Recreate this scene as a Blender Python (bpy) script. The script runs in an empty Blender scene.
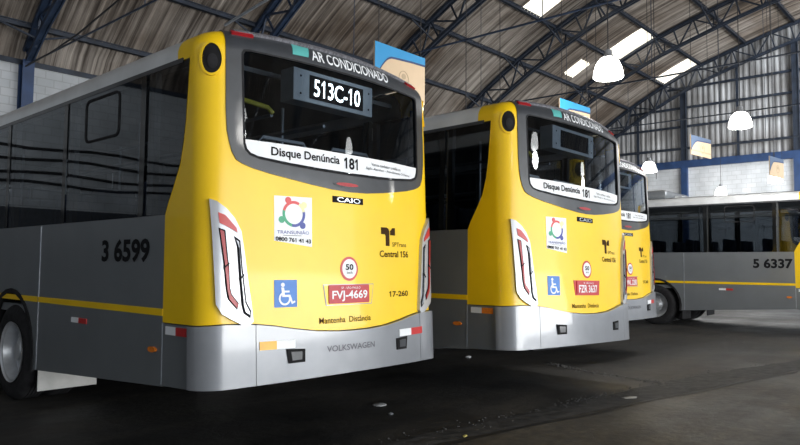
import bpy, bmesh, math, random
from mathutils import Vector, Matrix
random.seed(7)
S = bpy.context.scene
COL = S.collection

# ---------------------------------------------------------------- camera, sky, light, exposure
cam_d = bpy.data.cameras.new('camera'); cam = bpy.data.objects.new('camera', cam_d); COL.objects.link(cam)
CX = (-2.568, -4.171, 1.444); YAW, PITCH, ROLL = math.radians(42.04), math.radians(3.58), math.radians(0.47)
d = Vector((math.cos(YAW)*math.cos(PITCH), math.sin(YAW)*math.cos(PITCH), math.sin(PITCH)))
r = Vector((math.sin(YAW), -math.cos(YAW), 0)); u = r.cross(d)
r2 = r*math.cos(ROLL) + u*math.sin(ROLL); u2 = -r*math.sin(ROLL) + u*math.cos(ROLL)
mw = Matrix((r2, u2, -d)).transposed().to_4x4(); mw.translation = Vector(CX)
cam.matrix_world = mw
cam_d.sensor_width = 36; cam_d.lens = 674.7/800*36; cam_d.clip_end = 300
S.camera = cam

w = bpy.data.worlds.new('sky'); S.world = w; w.use_nodes = True
bg = w.node_tree.nodes['Background']; bg.inputs[0].default_value = (.80, .90, 1.0, 1); bg.inputs[1].default_value = 1.1

def area(name, loc, aim, sx, sy, power, color=(1, 1, 1)):
    l = bpy.data.lights.new(name, 'AREA'); l.shape = 'RECTANGLE'; l.size = sx; l.size_y = sy; l.energy = power; l.color = color
    o = bpy.data.objects.new(name, l); COL.objects.link(o); o.location = loc
    o.rotation_euler = (Vector(aim)-Vector(loc)).to_track_quat('-Z', 'Y').to_euler(); return o
area('open_side_daylight', (5, -17.5, 4.0), (4, 0, 1.2), 26, 4, 1000, (.93, .97, 1))
area('added_roof_uplight', (11, -22, .5), (13, -8, 14), 34, 7, 11500, (.97, .97, .95))  # added uplight out of view, brightens the underside of the roof
area('added_gable_fill', (24.5, -4, 10.0), (28.5, -1, 2), 4, 14, 2400, (.93, .97, 1))  # added fill light under the roof, brightens the far gable

S.view_settings.view_transform = 'Standard'; S.view_settings.look = 'None'; S.view_settings.gamma = 1
S.view_settings.use_curve_mapping = False; S.view_settings.exposure = 0.0

# ---------------------------------------------------------------- materials
def new_mat(name):
    m = bpy.data.materials.new(name); m.use_nodes = True
    return m, m.node_tree.nodes, m.node_tree.links, m.node_tree.nodes['Principled BSDF']

def mat(name, color, rough=.5, metal=0, noise=.12, scale=6, coat=0, emit=None, stretch=(1, 1, 1), bump=0):
    m, N, L, b = new_mat(name)
    b.inputs['Roughness'].default_value = rough; b.inputs['Metallic'].default_value = metal
    b.inputs['Coat Weight'].default_value = coat; b.inputs['Coat Roughness'].default_value = .06
    tc = N.new('ShaderNodeTexCoord'); mp = N.new('ShaderNodeMapping'); mp.inputs['Scale'].default_value = stretch
    nz = N.new('ShaderNodeTexNoise'); nz.inputs['Scale'].default_value = scale; nz.inputs['Detail'].default_value = 5
    L.new(tc.outputs['Object'], mp.inputs[0]); L.new(mp.outputs[0], nz.inputs['Vector'])
    rp = N.new('ShaderNodeValToRGB')
    rp.color_ramp.elements[0].position = .3; rp.color_ramp.elements[1].position = .7
    rp.color_ramp.elements[0].color = tuple(max(0, c*(1-noise)) for c in color)+(1,)
    rp.color_ramp.elements[1].color = tuple(min(1, c*(1+noise)) for c in color)+(1,)
    L.new(nz.outputs['Fac'], rp.inputs[0]); L.new(rp.outputs[0], b.inputs['Base Color'])
    if bump:
        bp = N.new('ShaderNodeBump'); bp.inputs['Strength'].default_value = bump; L.new(nz.outputs['Fac'], bp.inputs['Height']); L.new(bp.outputs[0], b.inputs['Normal'])
    if emit:
        b.inputs['Emission Color'].default_value = (*emit[0], 1); b.inputs['Emission Strength'].default_value = emit[1]
    return m

def glass_mat(name, tint, ior=1.5, rough=.015):
    m = bpy.data.materials.new(name); m.use_nodes = True; N = m.node_tree.nodes; L = m.node_tree.links
    N.remove(N['Principled BSDF'])
    fr = N.new('ShaderNodeFresnel'); fr.inputs[0].default_value = ior
    tr = N.new('ShaderNodeBsdfTransparent'); tr.inputs[0].default_value = (*tint, 1)
    gl = N.new('ShaderNodeBsdfGlossy'); gl.inputs['Roughness'].default_value = rough; gl.inputs[0].default_value = (.85, .9, .95, 1)
    mx = N.new('ShaderNodeMixShader'); L.new(fr.outputs[0], mx.inputs[0]); L.new(tr.outputs[0], mx.inputs[1]); L.new(gl.outputs[0], mx.inputs[2])
    L.new(mx.outputs[0], N['Material Output'].inputs[0]); return m

Y = mat('yellow_paint', (.90, .575, .003), .38, 0, .05, 2.5, .2)
SIL = mat('silver_paint', (.185, .20, .215), .34, .25, .06, 2.5, .5)
ROOFG = mat('silver_roof_paint_lit', (.68, .70, .72), .35, .1, .1, 3, .3)  # roof silver, lightened in colour for the light on upward faces
BMP = mat('bumper_paint', (.235, .247, .27), .33, .2, .08, 4, .5)
BLK = mat('black_gloss', (.035, .039, .046), .38, 0, .2, 6, .3)
FRIT = mat('black_window_edge', (.008, .009, .010), .08, 0, .2, 6)
PALE = mat('pale_pillar', (.08, .085, .09), .5, 0, .06, 6)
RUB = mat('black_rubber', (.022, .022, .024), .75, 0, .3, 14)
DARK = mat('dark_underbody', (.015, .015, .016), .8, 0, .3, 5)
GRY = mat('grey_plastic', (.42, .46, .50), .45, 0, .1, 8)
LIP = mat('dusty_grey_lip', (.16, .16, .18), .6, 0, .6, 8, stretch=(14, 1, 1))
WHT = mat('white_film', (.80, .82, .85), .4, 0, .04, 12)
INK = mat('black_ink', (.010, .010, .012), .75, 0, .1, 8)
GINK = mat('grey_ink', (.10, .10, .115), .7, 0, .1, 8)
BRN = mat('brown_ink', (.05, .025, .010), .85, 0, .1, 8)
RED = mat('red_lens', (.36, .008, .014), .4, 0, .15, 30, .15)
RED2 = mat('red_film', (.52, .03, .03), .35, 0, .06, 20)
PLT = mat('plate_red', (.50, .04, .05), .45, 0, .1, 30)
ORG = mat('orange_lens', (.80, .22, .02), .2, 0, .15, 40, .6)
AMB = mat('amber_film', (.85, .45, .03), .35, 0, .1, 20)
CLR = mat('clear_lens', (.36, .39, .44), .2, .1, .25, 40, .8)
HOUS = mat('silver_lamp_housing', (.44, .45, .48), .3, .25, .06, 8, .6)
BLU = mat('sign_blue', (.01, .16, .55), .4, 0, .06, 12)
TEAL = mat('teal_film', (.10, .42, .40), .5, 0, .1, 10)
GRN = mat('emblem_green', (.02, .32, .16), .4); NAVY = mat('emblem_navy', (.03, .05, .30), .4); CREAM = mat('emblem_cream', (.80, .76, .40), .4)
ERED = mat('emblem_red', (.65, .06, .06), .4)
CHR = mat('chrome', (.7, .72, .75), .2, 1, .05, 8)
FLAP = mat('dull_white_rubber', (.42, .42, .41), .7, 0, .15, 6)
RIM = mat('wheel_silver', (.50, .52, .55), .38, .4, .15, 8)
LED = mat('led_white', (.9, .95, 1), .5, emit=((.93, 1, .97), 14))
SEAT = mat('seat_fabric', (.05, .07, .12), .8, 0, .3, 20)
INT = mat('interior_grey', (.16, .17, .18), .6, 0, .1, 4)
PIPE = mat('handrail_yellow', (.45, .42, .05), .4)
GLS = glass_mat('tinted_glass', (.20, .22, .24), 1.7)
GLR = glass_mat('tinted_rear_glass', (.40, .44, .48))
STEEL = mat('blue_steel', (.022, .038, .075), .5, .1, .35, 3)
STEELD = mat('dark_blue_steel', (.020, .028, .045), .55, .1, .4, 3)
BLUEP = mat('blue_wall_paint', (.020, .050, .135), .5, 0, .25, 3)
SIGNB = mat('sign_beige', (.58, .43, .28), .5, 0, .04, 5)
SIGNC = mat('sign_sky_blue', (.02, .24, .50), .5, 0, .04, 5)
SIGND = mat('sign_hazed_blue', (.08, .12, .20), .5, 0, .04, 5)  # wave blue with the haze and angle of the far signs painted in
SIGNL = mat('sign_dark_line', (.02, .05, .14), .5)
TAN = mat('sign_emblem_tan', (.40, .30, .19), .5)
CABLE = mat('cable_black', (.015, .015, .018), .6)
GALV = mat('galvanised_pipe', (.35, .38, .42), .4, .5, .15, 10)
LAMPG = mat('lamp_glass', (.9, .9, .9), .4, emit=((1, .98, .93), 9))
LAMPH = mat('lamp_housing', (.30, .31, .33), .45, .4)

for m_ in (DARK, RUB, INK, BRN): m_.node_tree.nodes['Principled BSDF'].inputs['Specular IOR Level'].default_value = .12
# ---------------------------------------------------------------- generic helpers
def link(name, me, m=None, parent=None, loc=None):
    if m is not None and not me.materials: me.materials.append(m)
    o = bpy.data.objects.new(name, me); COL.objects.link(o)
    if parent: o.parent = parent
    if loc: o.location = loc
    return o

def obj(name, bm, m, parent=None, smooth=False, loc=None):
    me = bpy.data.meshes.new(name); bm.normal_update(); bm.to_mesh(me); bm.free()
    if smooth:
        for p in me.polygons: p.use_smooth = True
        try: me.set_sharp_from_angle(angle=math.radians(38))
        except Exception: pass
    return link(name, me, m, parent, loc)

def thing(name, label, cat, loc=(0, 0, 0), rz=0, group=None):
    o = bpy.data.objects.new(name, None); COL.objects.link(o); o.location = loc; o.rotation_euler = (0, 0, rz)
    o.empty_display_size = .2; o['label'] = label; o['category'] = cat
    if group: o['group'] = group
    return o

def tag(o, label, cat, group=None):
    o['label'] = label; o['category'] = cat
    if group: o['group'] = group
    return o

def struct(o): o['kind'] = 'structure'; return o

def box(bm, lo, hi, bevel=0):
    c = [(a+b)/2 for a, b in zip(lo, hi)]; s = [abs(b-a) for a, b in zip(lo, hi)]
    v = bmesh.ops.create_cube(bm, size=1)['verts']
    for q in v: q.co = Vector((q.co.x*s[0]+c[0], q.co.y*s[1]+c[1], q.co.z*s[2]+c[2]))
    if bevel:
        e = list({e for q in v for e in q.link_edges}); bmesh.ops.bevel(bm, geom=e, offset=bevel, segments=2, affect='EDGES', profile=.5)

def bar(bm, a, b, wx, wy, up=(0, 0, 1)):
    a, b = Vector(a), Vector(b); z = (b-a); n = z.length; z.normalize(); upv = Vector(up)
    if abs(z.dot(upv)) > .98: upv = Vector((1, 0, 0))
    x = z.cross(upv).normalized(); y = x.cross(z)
    v = bmesh.ops.create_cube(bm, size=1)['verts']
    for q in v:
        p = q.co.copy(); q.co = a + x*(p.x*wx) + y*(p.y*wy) + z*((p.z+.5)*n)

def tube(bm, pts, rad, seg=8):
    pts = [Vector(p) for p in pts]; rings = []
    for i, p in enumerate(pts):
        t = (pts[min(i+1, len(pts)-1)]-pts[max(i-1, 0)]).normalized()
        a = Vector((0, 0, 1)) if abs(t.z) < .9 else Vector((1, 0, 0))
        x = t.cross(a).normalized(); y = t.cross(x)
        rings.append([bm.verts.new(p+x*rad*math.cos(k*2*math.pi/seg)+y*rad*math.sin(k*2*math.pi/seg)) for k in range(seg)])
    for i in range(len(rings)-1):
        for k in range(seg): bm.faces.new((rings[i][k], rings[i][(k+1) % seg], rings[i+1][(k+1) % seg], rings[i+1][k]))
    bm.faces.new(rings[0]); bm.faces.new(rings[-1][::-1])

def lathe(bm, prof, seg=40, axis='z', c=(0, 0, 0)):
    rings = []
    for rr, h in prof:
        ring = []
        for k in range(seg):
            a = 2*math.pi*k/seg; p = (rr*math.cos(a), rr*math.sin(a), h)
            if axis == 'x': p = (p[2], p[0], p[1])
            ring.append(bm.verts.new((p[0]+c[0], p[1]+c[1], p[2]+c[2])))
        rings.append(ring)
    for i in range(len(rings)-1):
        for k in range(seg): bm.faces.new((rings[i][k], rings[i][(k+1) % seg], rings[i+1][(k+1) % seg], rings[i+1][k]))
    return rings

# ---------------------------------------------------------------- bus skin: (s, t) -> surface point.  s runs round the plan, 0 = middle of the rear
W2, XC, B0, BQ = 1.25, 1.093, -.2, .135
A0 = math.atan(2*BQ/XC); R0 = (W2-XC)/(1-math.sin(A0)); YC = B0+BQ+R0*math.cos(A0)
_tab = [(0., 0.)]; _l = 0.
for i in range(1, 401):
    x0, x1 = XC*(i-1)/400, XC*i/400
    _l += math.hypot(x1-x0, BQ*((x1/XC)**2-(x0/XC)**2)); _tab.append((_l, x1))
S1 = _l; S2 = S1+R0*(math.pi/2-A0); LS = 10.7; SF = 2*S2+LS; RT, ZT = .16, 3.0
def plan0(a):
    if a <= S1:
        i = min(399, int(a/S1*400)); (l0, x0), (l1, x1) = _tab[i], _tab[i+1]; x = x0+(a-l0)/(l1-l0)*(x1-x0)
        sl = math.atan(2*BQ*x/XC**2); return x, B0+BQ*(x/XC)**2, math.sin(sl), -math.cos(sl)
    if a <= S2:
        th = A0+(a-S1)/R0; return W2-R0+R0*math.sin(th), YC-R0*math.cos(th), math.sin(th), -math.cos(th)
    return W2, YC+(a-S2), 1., 0.
def plan(s):
    a = abs(s); g = 1 if s >= 0 else -1
    if a <= S2+LS/2: x, y, nx, ny = plan0(a)
    else:
        x, y, nx, ny = plan0(SF-a); y = 2*YC+LS-y; ny = -ny
    return g*x, y, g*nx, ny
TTOP = ZT+RT*math.pi/2
def ztx(x): return ZT+.05*(1-(x/1.25)**2)
def M(s, t, off=0.):
    x, y, nx, ny = plan(s); zt = ztx(x)
    if t <= zt: z = t; ins = 0
    else:
        ph = (t-zt)/RT
        if ph > math.pi/2: z = zt+RT; ins = RT+(ph-math.pi/2)*RT
        else: z = zt+RT*math.sin(ph); ins = RT*(1-math.cos(ph))
        if ph > 0: nz = math.sin(min(ph, math.pi/2)); z += off*nz; off = off*math.cos(min(ph, math.pi/2))
    wv = min(1, max(0, (.6-y)/.4)); y += .045*(z-1.5)*wv
    wf = min(1, max(0, (y-(2*YC+LS-.6))/.4)); y -= .07*(z-1.0)*wf
    dd = off-ins
    return Vector((x+nx*dd, y+ny*dd, z))
def s_of_y(y): return y-YC+S2

CUT_S = []
for k in range(1, 14): CUT_S += [k*.08]
for k in range(0, 14): CUT_S += [1.04+k*.03]
CUT_S = sorted(set([0.]+CUT_S+[-c for c in CUT_S]+[SF-c for c in CUT_S]+[-(SF-c) for c in CUT_S]))
CUT_T = [1.3, 1.7, 2.0, 2.25, 2.4, 2.55, 2.7, 2.85]+[ZT+k*.032 for k in range(11)]

def flat(loops, cs=(), ct=()):
    bm = bmesh.new(); E = []
    for lp in loops:
        vs = [bm.verts.new((p[0], p[1], 0)) for p in lp]
        E += [bm.edges.new((vs[i], vs[(i+1) % len(vs)])) for i in range(len(vs))]
    bmesh.ops.triangle_fill(bm, use_beauty=True, edges=E)
    for ax, cuts in ((0, cs), (1, ct)):
        lo = min(v.co[ax] for v in bm.verts); hi = max(v.co[ax] for v in bm.verts)
        for c in cuts:
            if lo+.003 < c < hi-.003:
                co = [0, 0, 0]; no = [0, 0, 0]; co[ax] = c; no[ax] = 1
                bmesh.ops.bisect_plane(bm, geom=bm.verts[:]+bm.edges[:]+bm.faces[:], dist=.0008, plane_co=co, plane_no=no)
    return bm

def orient(bm):
    bmesh.ops.recalc_face_normals(bm, faces=bm.faces[:])

_cache = {}
def skin(name, loops, m, parent, off=0., thick=0., key=None, smooth=True, fn=None):
    """a piece of the bus skin: outline(s) in (s,t), laid on the body with a real thickness"""
    if key and key in _cache: return link(name, _cache[key], None, parent)
    bm = flat(loops, CUT_S, CUT_T)
    f = fn or M
    for fa in bm.faces:
        if fa.normal.z < 0: fa.normal_flip()
    if thick:
        base = {v: v.co.copy() for v in bm.verts}
        bd = [e for e in bm.edges if len(e.link_faces) == 1]
        top = {v: v for v in bm.verts}
        low = {}
        for e in bd:
            for v in e.verts:
                if v not in low: low[v] = bm.verts.new(f(base[v].x, base[v].y, off-thick))
        ev = [(e.verts[0], e.verts[1], e.link_faces[0]) for e in bd]
        for v, c in base.items(): v.co = f(c.x, c.y, off)
        for a, b, fa in ev:
            vs = list(fa.verts); ia, ib = vs.index(a), vs.index(b)
            if (ia+1) % len(vs) == ib: bm.faces.new((b, a, low[a], low[b]))
            else: bm.faces.new((a, b, low[b], low[a]))
    else:
        for v in bm.verts: v.co = f(v.co.x, v.co.y, off)
    o = obj(name, bm, m, parent, smooth)
    if key: _cache[key] = o.data
    return o

def text_mesh(txt, bold=0.):
    c = bpy.data.curves.new('t', 'FONT'); c.body = txt; c.size = 1; c.offset = bold; c.resolution_u = 3
    o = bpy.data.objects.new('t', c); COL.objects.link(o); bpy.context.view_layer.update()
    me = bpy.data.meshes.new_from_object(o.evaluated_get(bpy.context.evaluated_depsgraph_get()))
    bpy.data.objects.remove(o); bpy.data.curves.remove(c); return me
def width(txt):
    me = text_mesh(txt); xs = [v.co.x for v in me.vertices]; bpy.data.meshes.remove(me); return max(xs)-min(xs)
_adv = {}
def adv(ch):
    if ch not in _adv: _adv[ch] = width('H'+ch+'H')-width('HH')
    return _adv[ch]
def text_bm(txt, bold=0.):
    bm = bmesh.new()
    if '1' not in txt:
        me = text_mesh(txt, bold); bm.from_mesh(me); bpy.data.meshes.remove(me); return bm
    x = 0.; run = ''
    def flush(run, x):
        if run.strip():
            me = text_mesh(run, bold); n0 = len(bm.verts); bm.from_mesh(me); bpy.data.meshes.remove(me)
            bm.verts.ensure_lookup_table()
            for v in bm.verts[n0:]: v.co.x += x
        return x+sum(adv(q) for q in run)
    H = .70
    for ch in txt:
        if ch != '1': run += ch; continue
        x = flush(run, x); run = ''; a = adv('0'); b = bold; st = .075/2+b
        cx = x+a*.52
        pts = [(cx-st, -b*.5), (cx+st, -b*.5), (cx+st, H+b*.5), (cx-st*.6, H+b*.5), (cx-st-.13, H-.13), (cx-st-.13, H-.13-2*st), (cx-st, H-.05-2*st)]
        bm.faces.new([bm.verts.new((p[0], p[1], 0)) for p in pts]); x += a
    flush(run, x)
    return bm

def fit(bm, s0, t0, s1, t1):
    xs = [v.co.x for v in bm.verts]; ys = [v.co.y for v in bm.verts]
    ax, bx, ay, by = min(xs), max(xs), min(ys), max(ys)
    for v in bm.verts:
        v.co.x = s0+(v.co.x-ax)/(bx-ax)*(s1-s0); v.co.y = t0+(v.co.y-ay)/(by-ay)*(t1-t0)

def lettering(name, txt, m, parent, bb, off, bold=.02, fn=None, key=None, slope=0.):
    """one mesh per word, laid on the skin"""
    if key and key+'0' in _cache:
        k = 0
        while key+str(k) in _cache: o = link(name, _cache[key+str(k)], None, parent); k += 1
        return o
    bm = text_bm(txt, bold); fit(bm, *bb); f = fn or M
    words_ = txt.split(); cuts = []
    if len(words_) > 1:
        iv = sorted((min(v.co.x for v in fa.verts), max(v.co.x for v in fa.verts)) for fa in bm.faces)
        gaps = []; hi = iv[0][1]
        for a, b in iv[1:]:
            if a > hi: gaps.append((a-hi, (a+hi)/2))
            hi = max(hi, b)
        cuts = sorted(c for _, c in sorted(gaps)[-(len(words_)-1):])
    if bb[2]-bb[0] > .3:
        for c in CUT_S:
            if bb[0] < c < bb[2]: bmesh.ops.bisect_plane(bm, geom=bm.verts[:]+bm.edges[:]+bm.faces[:], dist=.0005, plane_co=(c, 0, 0), plane_no=(1, 0, 0))
    for c in ([q for q in CUT_T if q > 2.9]+[3.016, 3.08, 3.112]):
        if bb[1] < c < bb[3]: bmesh.ops.bisect_plane(bm, geom=bm.verts[:]+bm.edges[:]+bm.faces[:], dist=.0005, plane_co=(0, c, 0), plane_no=(0, 1, 0))
    lim = [-99]+cuts+[99]; o = None
    for k in range(len(lim)-1):
        b2 = bm.copy()
        bmesh.ops.delete(b2, geom=[v for v in b2.verts if not lim[k] <= v.co.x < lim[k+1]], context='VERTS')
        for v in b2.verts: v.co = f(v.co.x, v.co.y+slope*(v.co.x-bb[0]), off)
        o = obj(name, b2, m, parent)
        if key: _cache[key+str(k)] = o.data
    bm.free()
    return o

def rect(a, b, c, e): return [(a, b), (c, b), (c, e), (a, e)]
def rrect(a, b, c, e, rr, n=5):
    out = []
    for (x, y, st) in ((c-rr, b+rr, -90), (c-rr, e-rr, 0), (a+rr, e-rr, 90), (a+rr, b+rr, 180)):
        for k in range(n+1):
            an = math.radians(st+90*k/n); out.append((x+rr*math.cos(an), y+rr*math.sin(an)))
    return out
def oval(cx, cy, rx, ry, n=28, a0=0, a1=360):
    full = abs(a1-a0) >= 360
    return [(cx+rx*math.cos(math.radians(a0+(a1-a0)*k/(n if full else n-1))), cy+ry*math.sin(math.radians(a0+(a1-a0)*k/(n if full else n-1)))) for k in range(n)]
def mir(lp): return [(-x, y) for x, y in lp][::-1]
def arcband(cx, cy, r0, r1, a0, a1, n=14): return oval(cx, cy, r1, r1, n, a0, a1)+oval(cx, cy, r0, r0, n, a1, a0)

REAR_AX, FRONT_AX, ARCH = 3.64, 9.45, .63
SA, SB = s_of_y(REAR_AX), s_of_y(FRONT_AX)
SEAM, JOINT = 1.755, 1.382

def arch_pts(sc, g, t_in, t_out, rad=ARCH, n=16):
    """points over a wheel from the rear side to the front side, for side sign g"""
    a0 = math.asin((t_in-.5)/rad); a1 = math.asin((t_out-.5)/rad)
    return [(g*(sc-rad*math.cos(a)), .5+rad*math.sin(a)) for a in [a0+(math.pi-a1-a0)*k/n for k in range(n+1)]]

def build_bus(loc, rz, label, number, plate, led, route_lit, corner_m, ac=False, flap=None, tag17=True, lean=0., group='buses parked in the depot'):
    B = thing('city_bus', label, 'bus', loc, rz, group); B.rotation_euler = (0, lean, rz)
    # --- grey sides
    wt, wb = 2.943, 1.803
    wcurve = [(1.755, 1.803), (1.74, 1.835), (1.715, 1.885), (1.63, 2.02), (1.545, 2.161), (1.49, 2.33), (1.458, 2.486), (1.43, 2.70), (1.403, 2.943)]
    for g in (-1, 1):
        k = 'side%d' % g
        lp = [(g*SEAM, .535)]
        lp += arch_pts(SA, g, .385, .36) + arch_pts(SB, g, .36, .36)
        lp += [(g*(SF-1.0), .36), (g*SF, .36), (g*SF, 2.96), (g*(SF-1.5), 2.96), (g*(SF-1.5), wb), (g*SEAM, wb)]
        skin('body_side', [lp], SIL, B, 0, .02, k)
        skin('roof_rail', [[(g*1.60, wt), (g*(SF-1.5), wt), (g*(SF-1.5), 2.961), (g*SF, 2.961), (g*SF, TTOP), (g*1.60, TTOP)]], ROOFG, B, 0, .02, 'rr%d' % g)  # upper side band, painted lighter because it faces up to the light
        skin('corner_panel', [[(g*SEAM, .54), (g*JOINT, .56), (g*JOINT, .998), (g*SEAM, .998)]], SIL, B, .001, .02, 'cp%d' % g)
        skin('panel_seam', [rect(min(g*4.14, g*4.165), .40, max(g*4.14, g*4.165), 1.79)], GALV, B, .004, .004, 'ps%d' % g)
        skin('panel_seam', [rect(min(g*1.748, g*1.762), .55, max(g*1.748, g*1.762), 1.0)], GALV, B, .004, .004, 'pt%d' % g)
        skin('side_stripe', [[(g*SEAM, 1.05), (g*SEAM, 1.103), (g*(SF-1.2), 1.103), (g*(SF-1.2), 1.05)]], AMB if False else Y, B, .004, .004, 'st%d' % g)
        # windows, rear one with the slanted yellow edge
        bounds = [2.12, 3.62, 5.12, 6.62, 8.12, 9.62, SF-1.5]
        c0 = [(g*a, b) for a, b in wcurve]
        w1 = skin('side_window', [c0+[(g*1.60, wt), (g*2.05, wt), (g*2.05, wb)]], GLS, B, .004, 0, 'w0%d' % g)
        for q in range(len(bounds)-1):
            a, b = bounds[q], bounds[q+1]
            a2, b2 = a+.06, b-.06
            wo = skin('side_window', [rect(min(g*a2, g*b2), wb, max(g*a2, g*b2), wt)], GLS, B, .004, 0, 'w%d%d' % (q+1, g))
            if q in (0, 3):
                s0, s1 = sorted((g*(a+.42), g*(b-.42)))
                skin('vent_frame', [rrect(s0, 2.50, s1, 2.89, .07), rrect(s0+.02, 2.52, s1-.02, 2.87, .05)], RUB, wo, .012, .010, 'vf%d%d' % (q, g))
        for a in bounds:
            s0, s1 = sorted((g*(a-.10), g*(a-.02))); skin('inner_pillar', [rect(s0, wb, s1, wt)], PALE, B, -.03, .05, 'ip%.2f%d' % (a, g))
            s0, s1 = sorted((g*(a-.02), g*(a+.06))); skin('window_pillar', [rect(s0, wb, s1, wt)], FRIT, B, .005, .004, 'wp%.2f%d' % (a, g))
        s0, s1 = sorted((g*1.5, g*(SF-1.5)))
        skin('window_trim', [rect(s0, 2.925, s1, 2.96)], BLK, B, .008, .01, 'wtr%d' % g)
        # wheel arch lips
        for sc, kk in ((SA, 'a'), (SB, 'b')):
            o1 = arch_pts(sc, g, .37, .37, ARCH+.035); i1 = arch_pts(sc, g, .37, .37, ARCH-.01)
            skin('wheel_arch_lip', [o1+i1[::-1]], RUB, B, .012, .03, 'wa%s%d' % (kk, g))
        # side reflectors and marker
        s0, s1 = sorted((g*3.35, g*3.04)); mid = (s0+s1)/2
        a = skin('side_reflector', [rect(s0, .907, mid, .952)], WHT, B, .008, .008, 'sr%d' % g); a['label'] = 'white half reflector'
        a = skin('side_reflector', [rect(mid, .907, s1, .952)], RED2, B, .008, .008, 'sq%d' % g); a['label'] = 'red half reflector'
        s0, s1 = sorted((g*1.70, g*1.43)); mid = (s0+s1)/2
        a = skin('corner_reflector', [rect(s0, .92, mid, .979)], WHT, B, .009, .008, 'cr%d' % g); a['label'] = 'white half reflector'
        a = skin('corner_reflector', [rect(mid, .92, s1, .979)], corner_m, B, .009, .008, 'cq%d%s' % (g, corner_m.name)); a['label'] = 'coloured half reflector'
        skin('marker_lamp', [oval(g*1.875, .795, .055, .022, 16)], ORG, B, .02, .02, 'ml%d' % g)
        # recessed oval vent in the yellow top corner
        vt = skin('corner_vent', [oval(g*1.207, 2.92, .070, .112)], DARK, B, .003, .002, 'cv%d' % g)
        skin('vent_rim', [oval(g*1.207, 2.92, .088, .130), oval(g*1.207, 2.92, .070, .112)], Y, vt, .012, .012, 'vr%d' % g)
        skin('vent_grille', [oval(g*1.20, 2.90, .036, .056)], RUB, vt, .008, .008, 'vs%d' % g)
        # tail lamp cluster
        house = [(-1.216, 1.897), (-1.2, 1.669), (-1.185, 1.35), (-1.177, 1.159), (-1.14, 1.09), (-1.083, 1.053), (-.958, .989), (-.916, 1.032), (-.93, 1.16), (-.957, 1.337), (-.98, 1.52), (-1.004, 1.674), (-1.051, 1.764), (-1.11, 1.83), (-1.171, 1.882)]
        tri = [(-1.163, 1.803), (-1.122, 1.785), (-1.041, 1.695), (-1.034, 1.663), (-1.155, 1.728)]
        red = [(-1.161, 1.694), (-1.120, 1.677), (-1.104, 1.482), (-1.095, 1.416), (-1.089, 1.272), (-1.077, 1.228), (-1.027, 1.165), (-1.038, 1.117), (-1.105, 1.192), (-1.118, 1.261), (-1.133, 1.449)]
        red_i = [(-1.152, 1.680), (-1.129, 1.668), (-1.113, 1.480), (-1.104, 1.416), (-1.097, 1.270), (-1.084, 1.222), (-1.036, 1.161), (-1.042, 1.130), (-1.097, 1.194), (-1.110, 1.261), (-1.125, 1.449)]
        clr = [(-1.060, 1.638), (-1.014, 1.607), (-.998, 1.416), (-.980, 1.26), (-.969, 1.17), (-.933, 1.105), (-.942, 1.056), (-.990, 1.090), (-1.006, 1.149), (-1.022, 1.327), (-1.038, 1.561)]
        clr_i = [(-1.047, 1.612), (-1.027, 1.597), (-1.011, 1.412), (-.993, 1.256), (-.982, 1.166), (-.948, 1.100), (-.948, 1.080), (-.979, 1.101), (-.992, 1.149), (-1.008, 1.327), (-1.024, 1.553)]
        fx = (lambda l: l) if g < 0 else mir
        T = skin('tail_light', [fx(house)], HOUS, B, .03, .04, 'th%d' % g)
        l1 = skin('turn_lens', [fx(tri)], RED2, T, .036, .01, 'tt%d' % g)
        skin('lens_outline', [fx(red)], INK, T, .034, .01, 'to%d' % g); skin('stop_lens', [fx(red_i)], RED, T, .042, .01, 'ti%d' % g)
        skin('lens_outline', [fx(clr)], INK, T, .034, .01, 'tc%d' % g); skin('reverse_lens', [fx(clr_i)], CLR, T, .042, .01, 'tk%d' % g)
        for q in ([(-1.131, 1.42), (-1.098, 1.45), (-1.098, 1.437), (-1.131, 1.407)], [(-1.024, 1.34), (-.989, 1.37), (-.989, 1.357), (-1.024, 1.327)]):
            skin('lens_divider', [fx(q)], INK, T, .045, .01, 'td%.2f%d' % (q[0][0], g))
        # black tow openings in the bumper, marker lamps on the top lip
        q = [(-.661, .821), (-.505, .812), (-.507, .717), (-.645, .715)]
        tp = skin('tow_socket', [fx(q)], DARK, B, .046, .012, 'tw%d' % g)
        q = [(-.63, .800), (-.535, .795), (-.537, .738), (-.62, .736)]
        skin('socket_cover', [fx(q)], BLK, tp, .052, .012, 'tv%d' % g)
        skin('top_marker_lamp', [rect(min(g*1.05, g*.88), 3.135, max(g*1.05, g*.88), 3.172)], RED, B, .026, .03, 'tm%d' % g)
    # --- yellow rear, with a dull lining inside the corners
    for g in (-1, 1):
        skin('corner_lining', [[(g*1.13, 1.05), (g*1.75, 1.05)]+[(g*a, b) for a, b in wcurve]+[(g*1.40, 2.98), (g*1.13, 2.98)]], INT, B, -.05, .01, 'cl%d' % g)
    low = [(-1.755, 1.003), (-1.317, 1.007), (-1.127, 1.02), (-.9, 1.013), (-.75, .995), (-.587, .967), (-.38, .938), (-.169, .925), (0, .922)]
    low = low+[(-a, b) for a, b in low[:-1]][::-1]
    lft = [(-a, b) for a, b in wcurve]
    outer = low+[(-a, b) for a, b in lft]+[(1.60, wt), (1.60, TTOP), (1.3, TTOP+.02), (1.10, 3.30), (-1.10, 3.30), (-1.3, TTOP+.02), (-1.60, TTOP), (-1.60, wt)]+lft[::-1]
    fl = [(-1.106, 3.24), (-1.108, 3.0), (-1.108, 2.55), (-1.10, 2.40), (-1.085, 2.319), (-1.065, 2.25), (-1.032, 2.193), (-.98, 2.165), (-.90, 2.140), (-.764, 2.112), (-.58, 2.085), (-.409, 2.062), (-.2, 2.040), (0, 2.032)]
    frame = fl+[(-a, b) for a, b in fl[:-1]][::-1]
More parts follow.
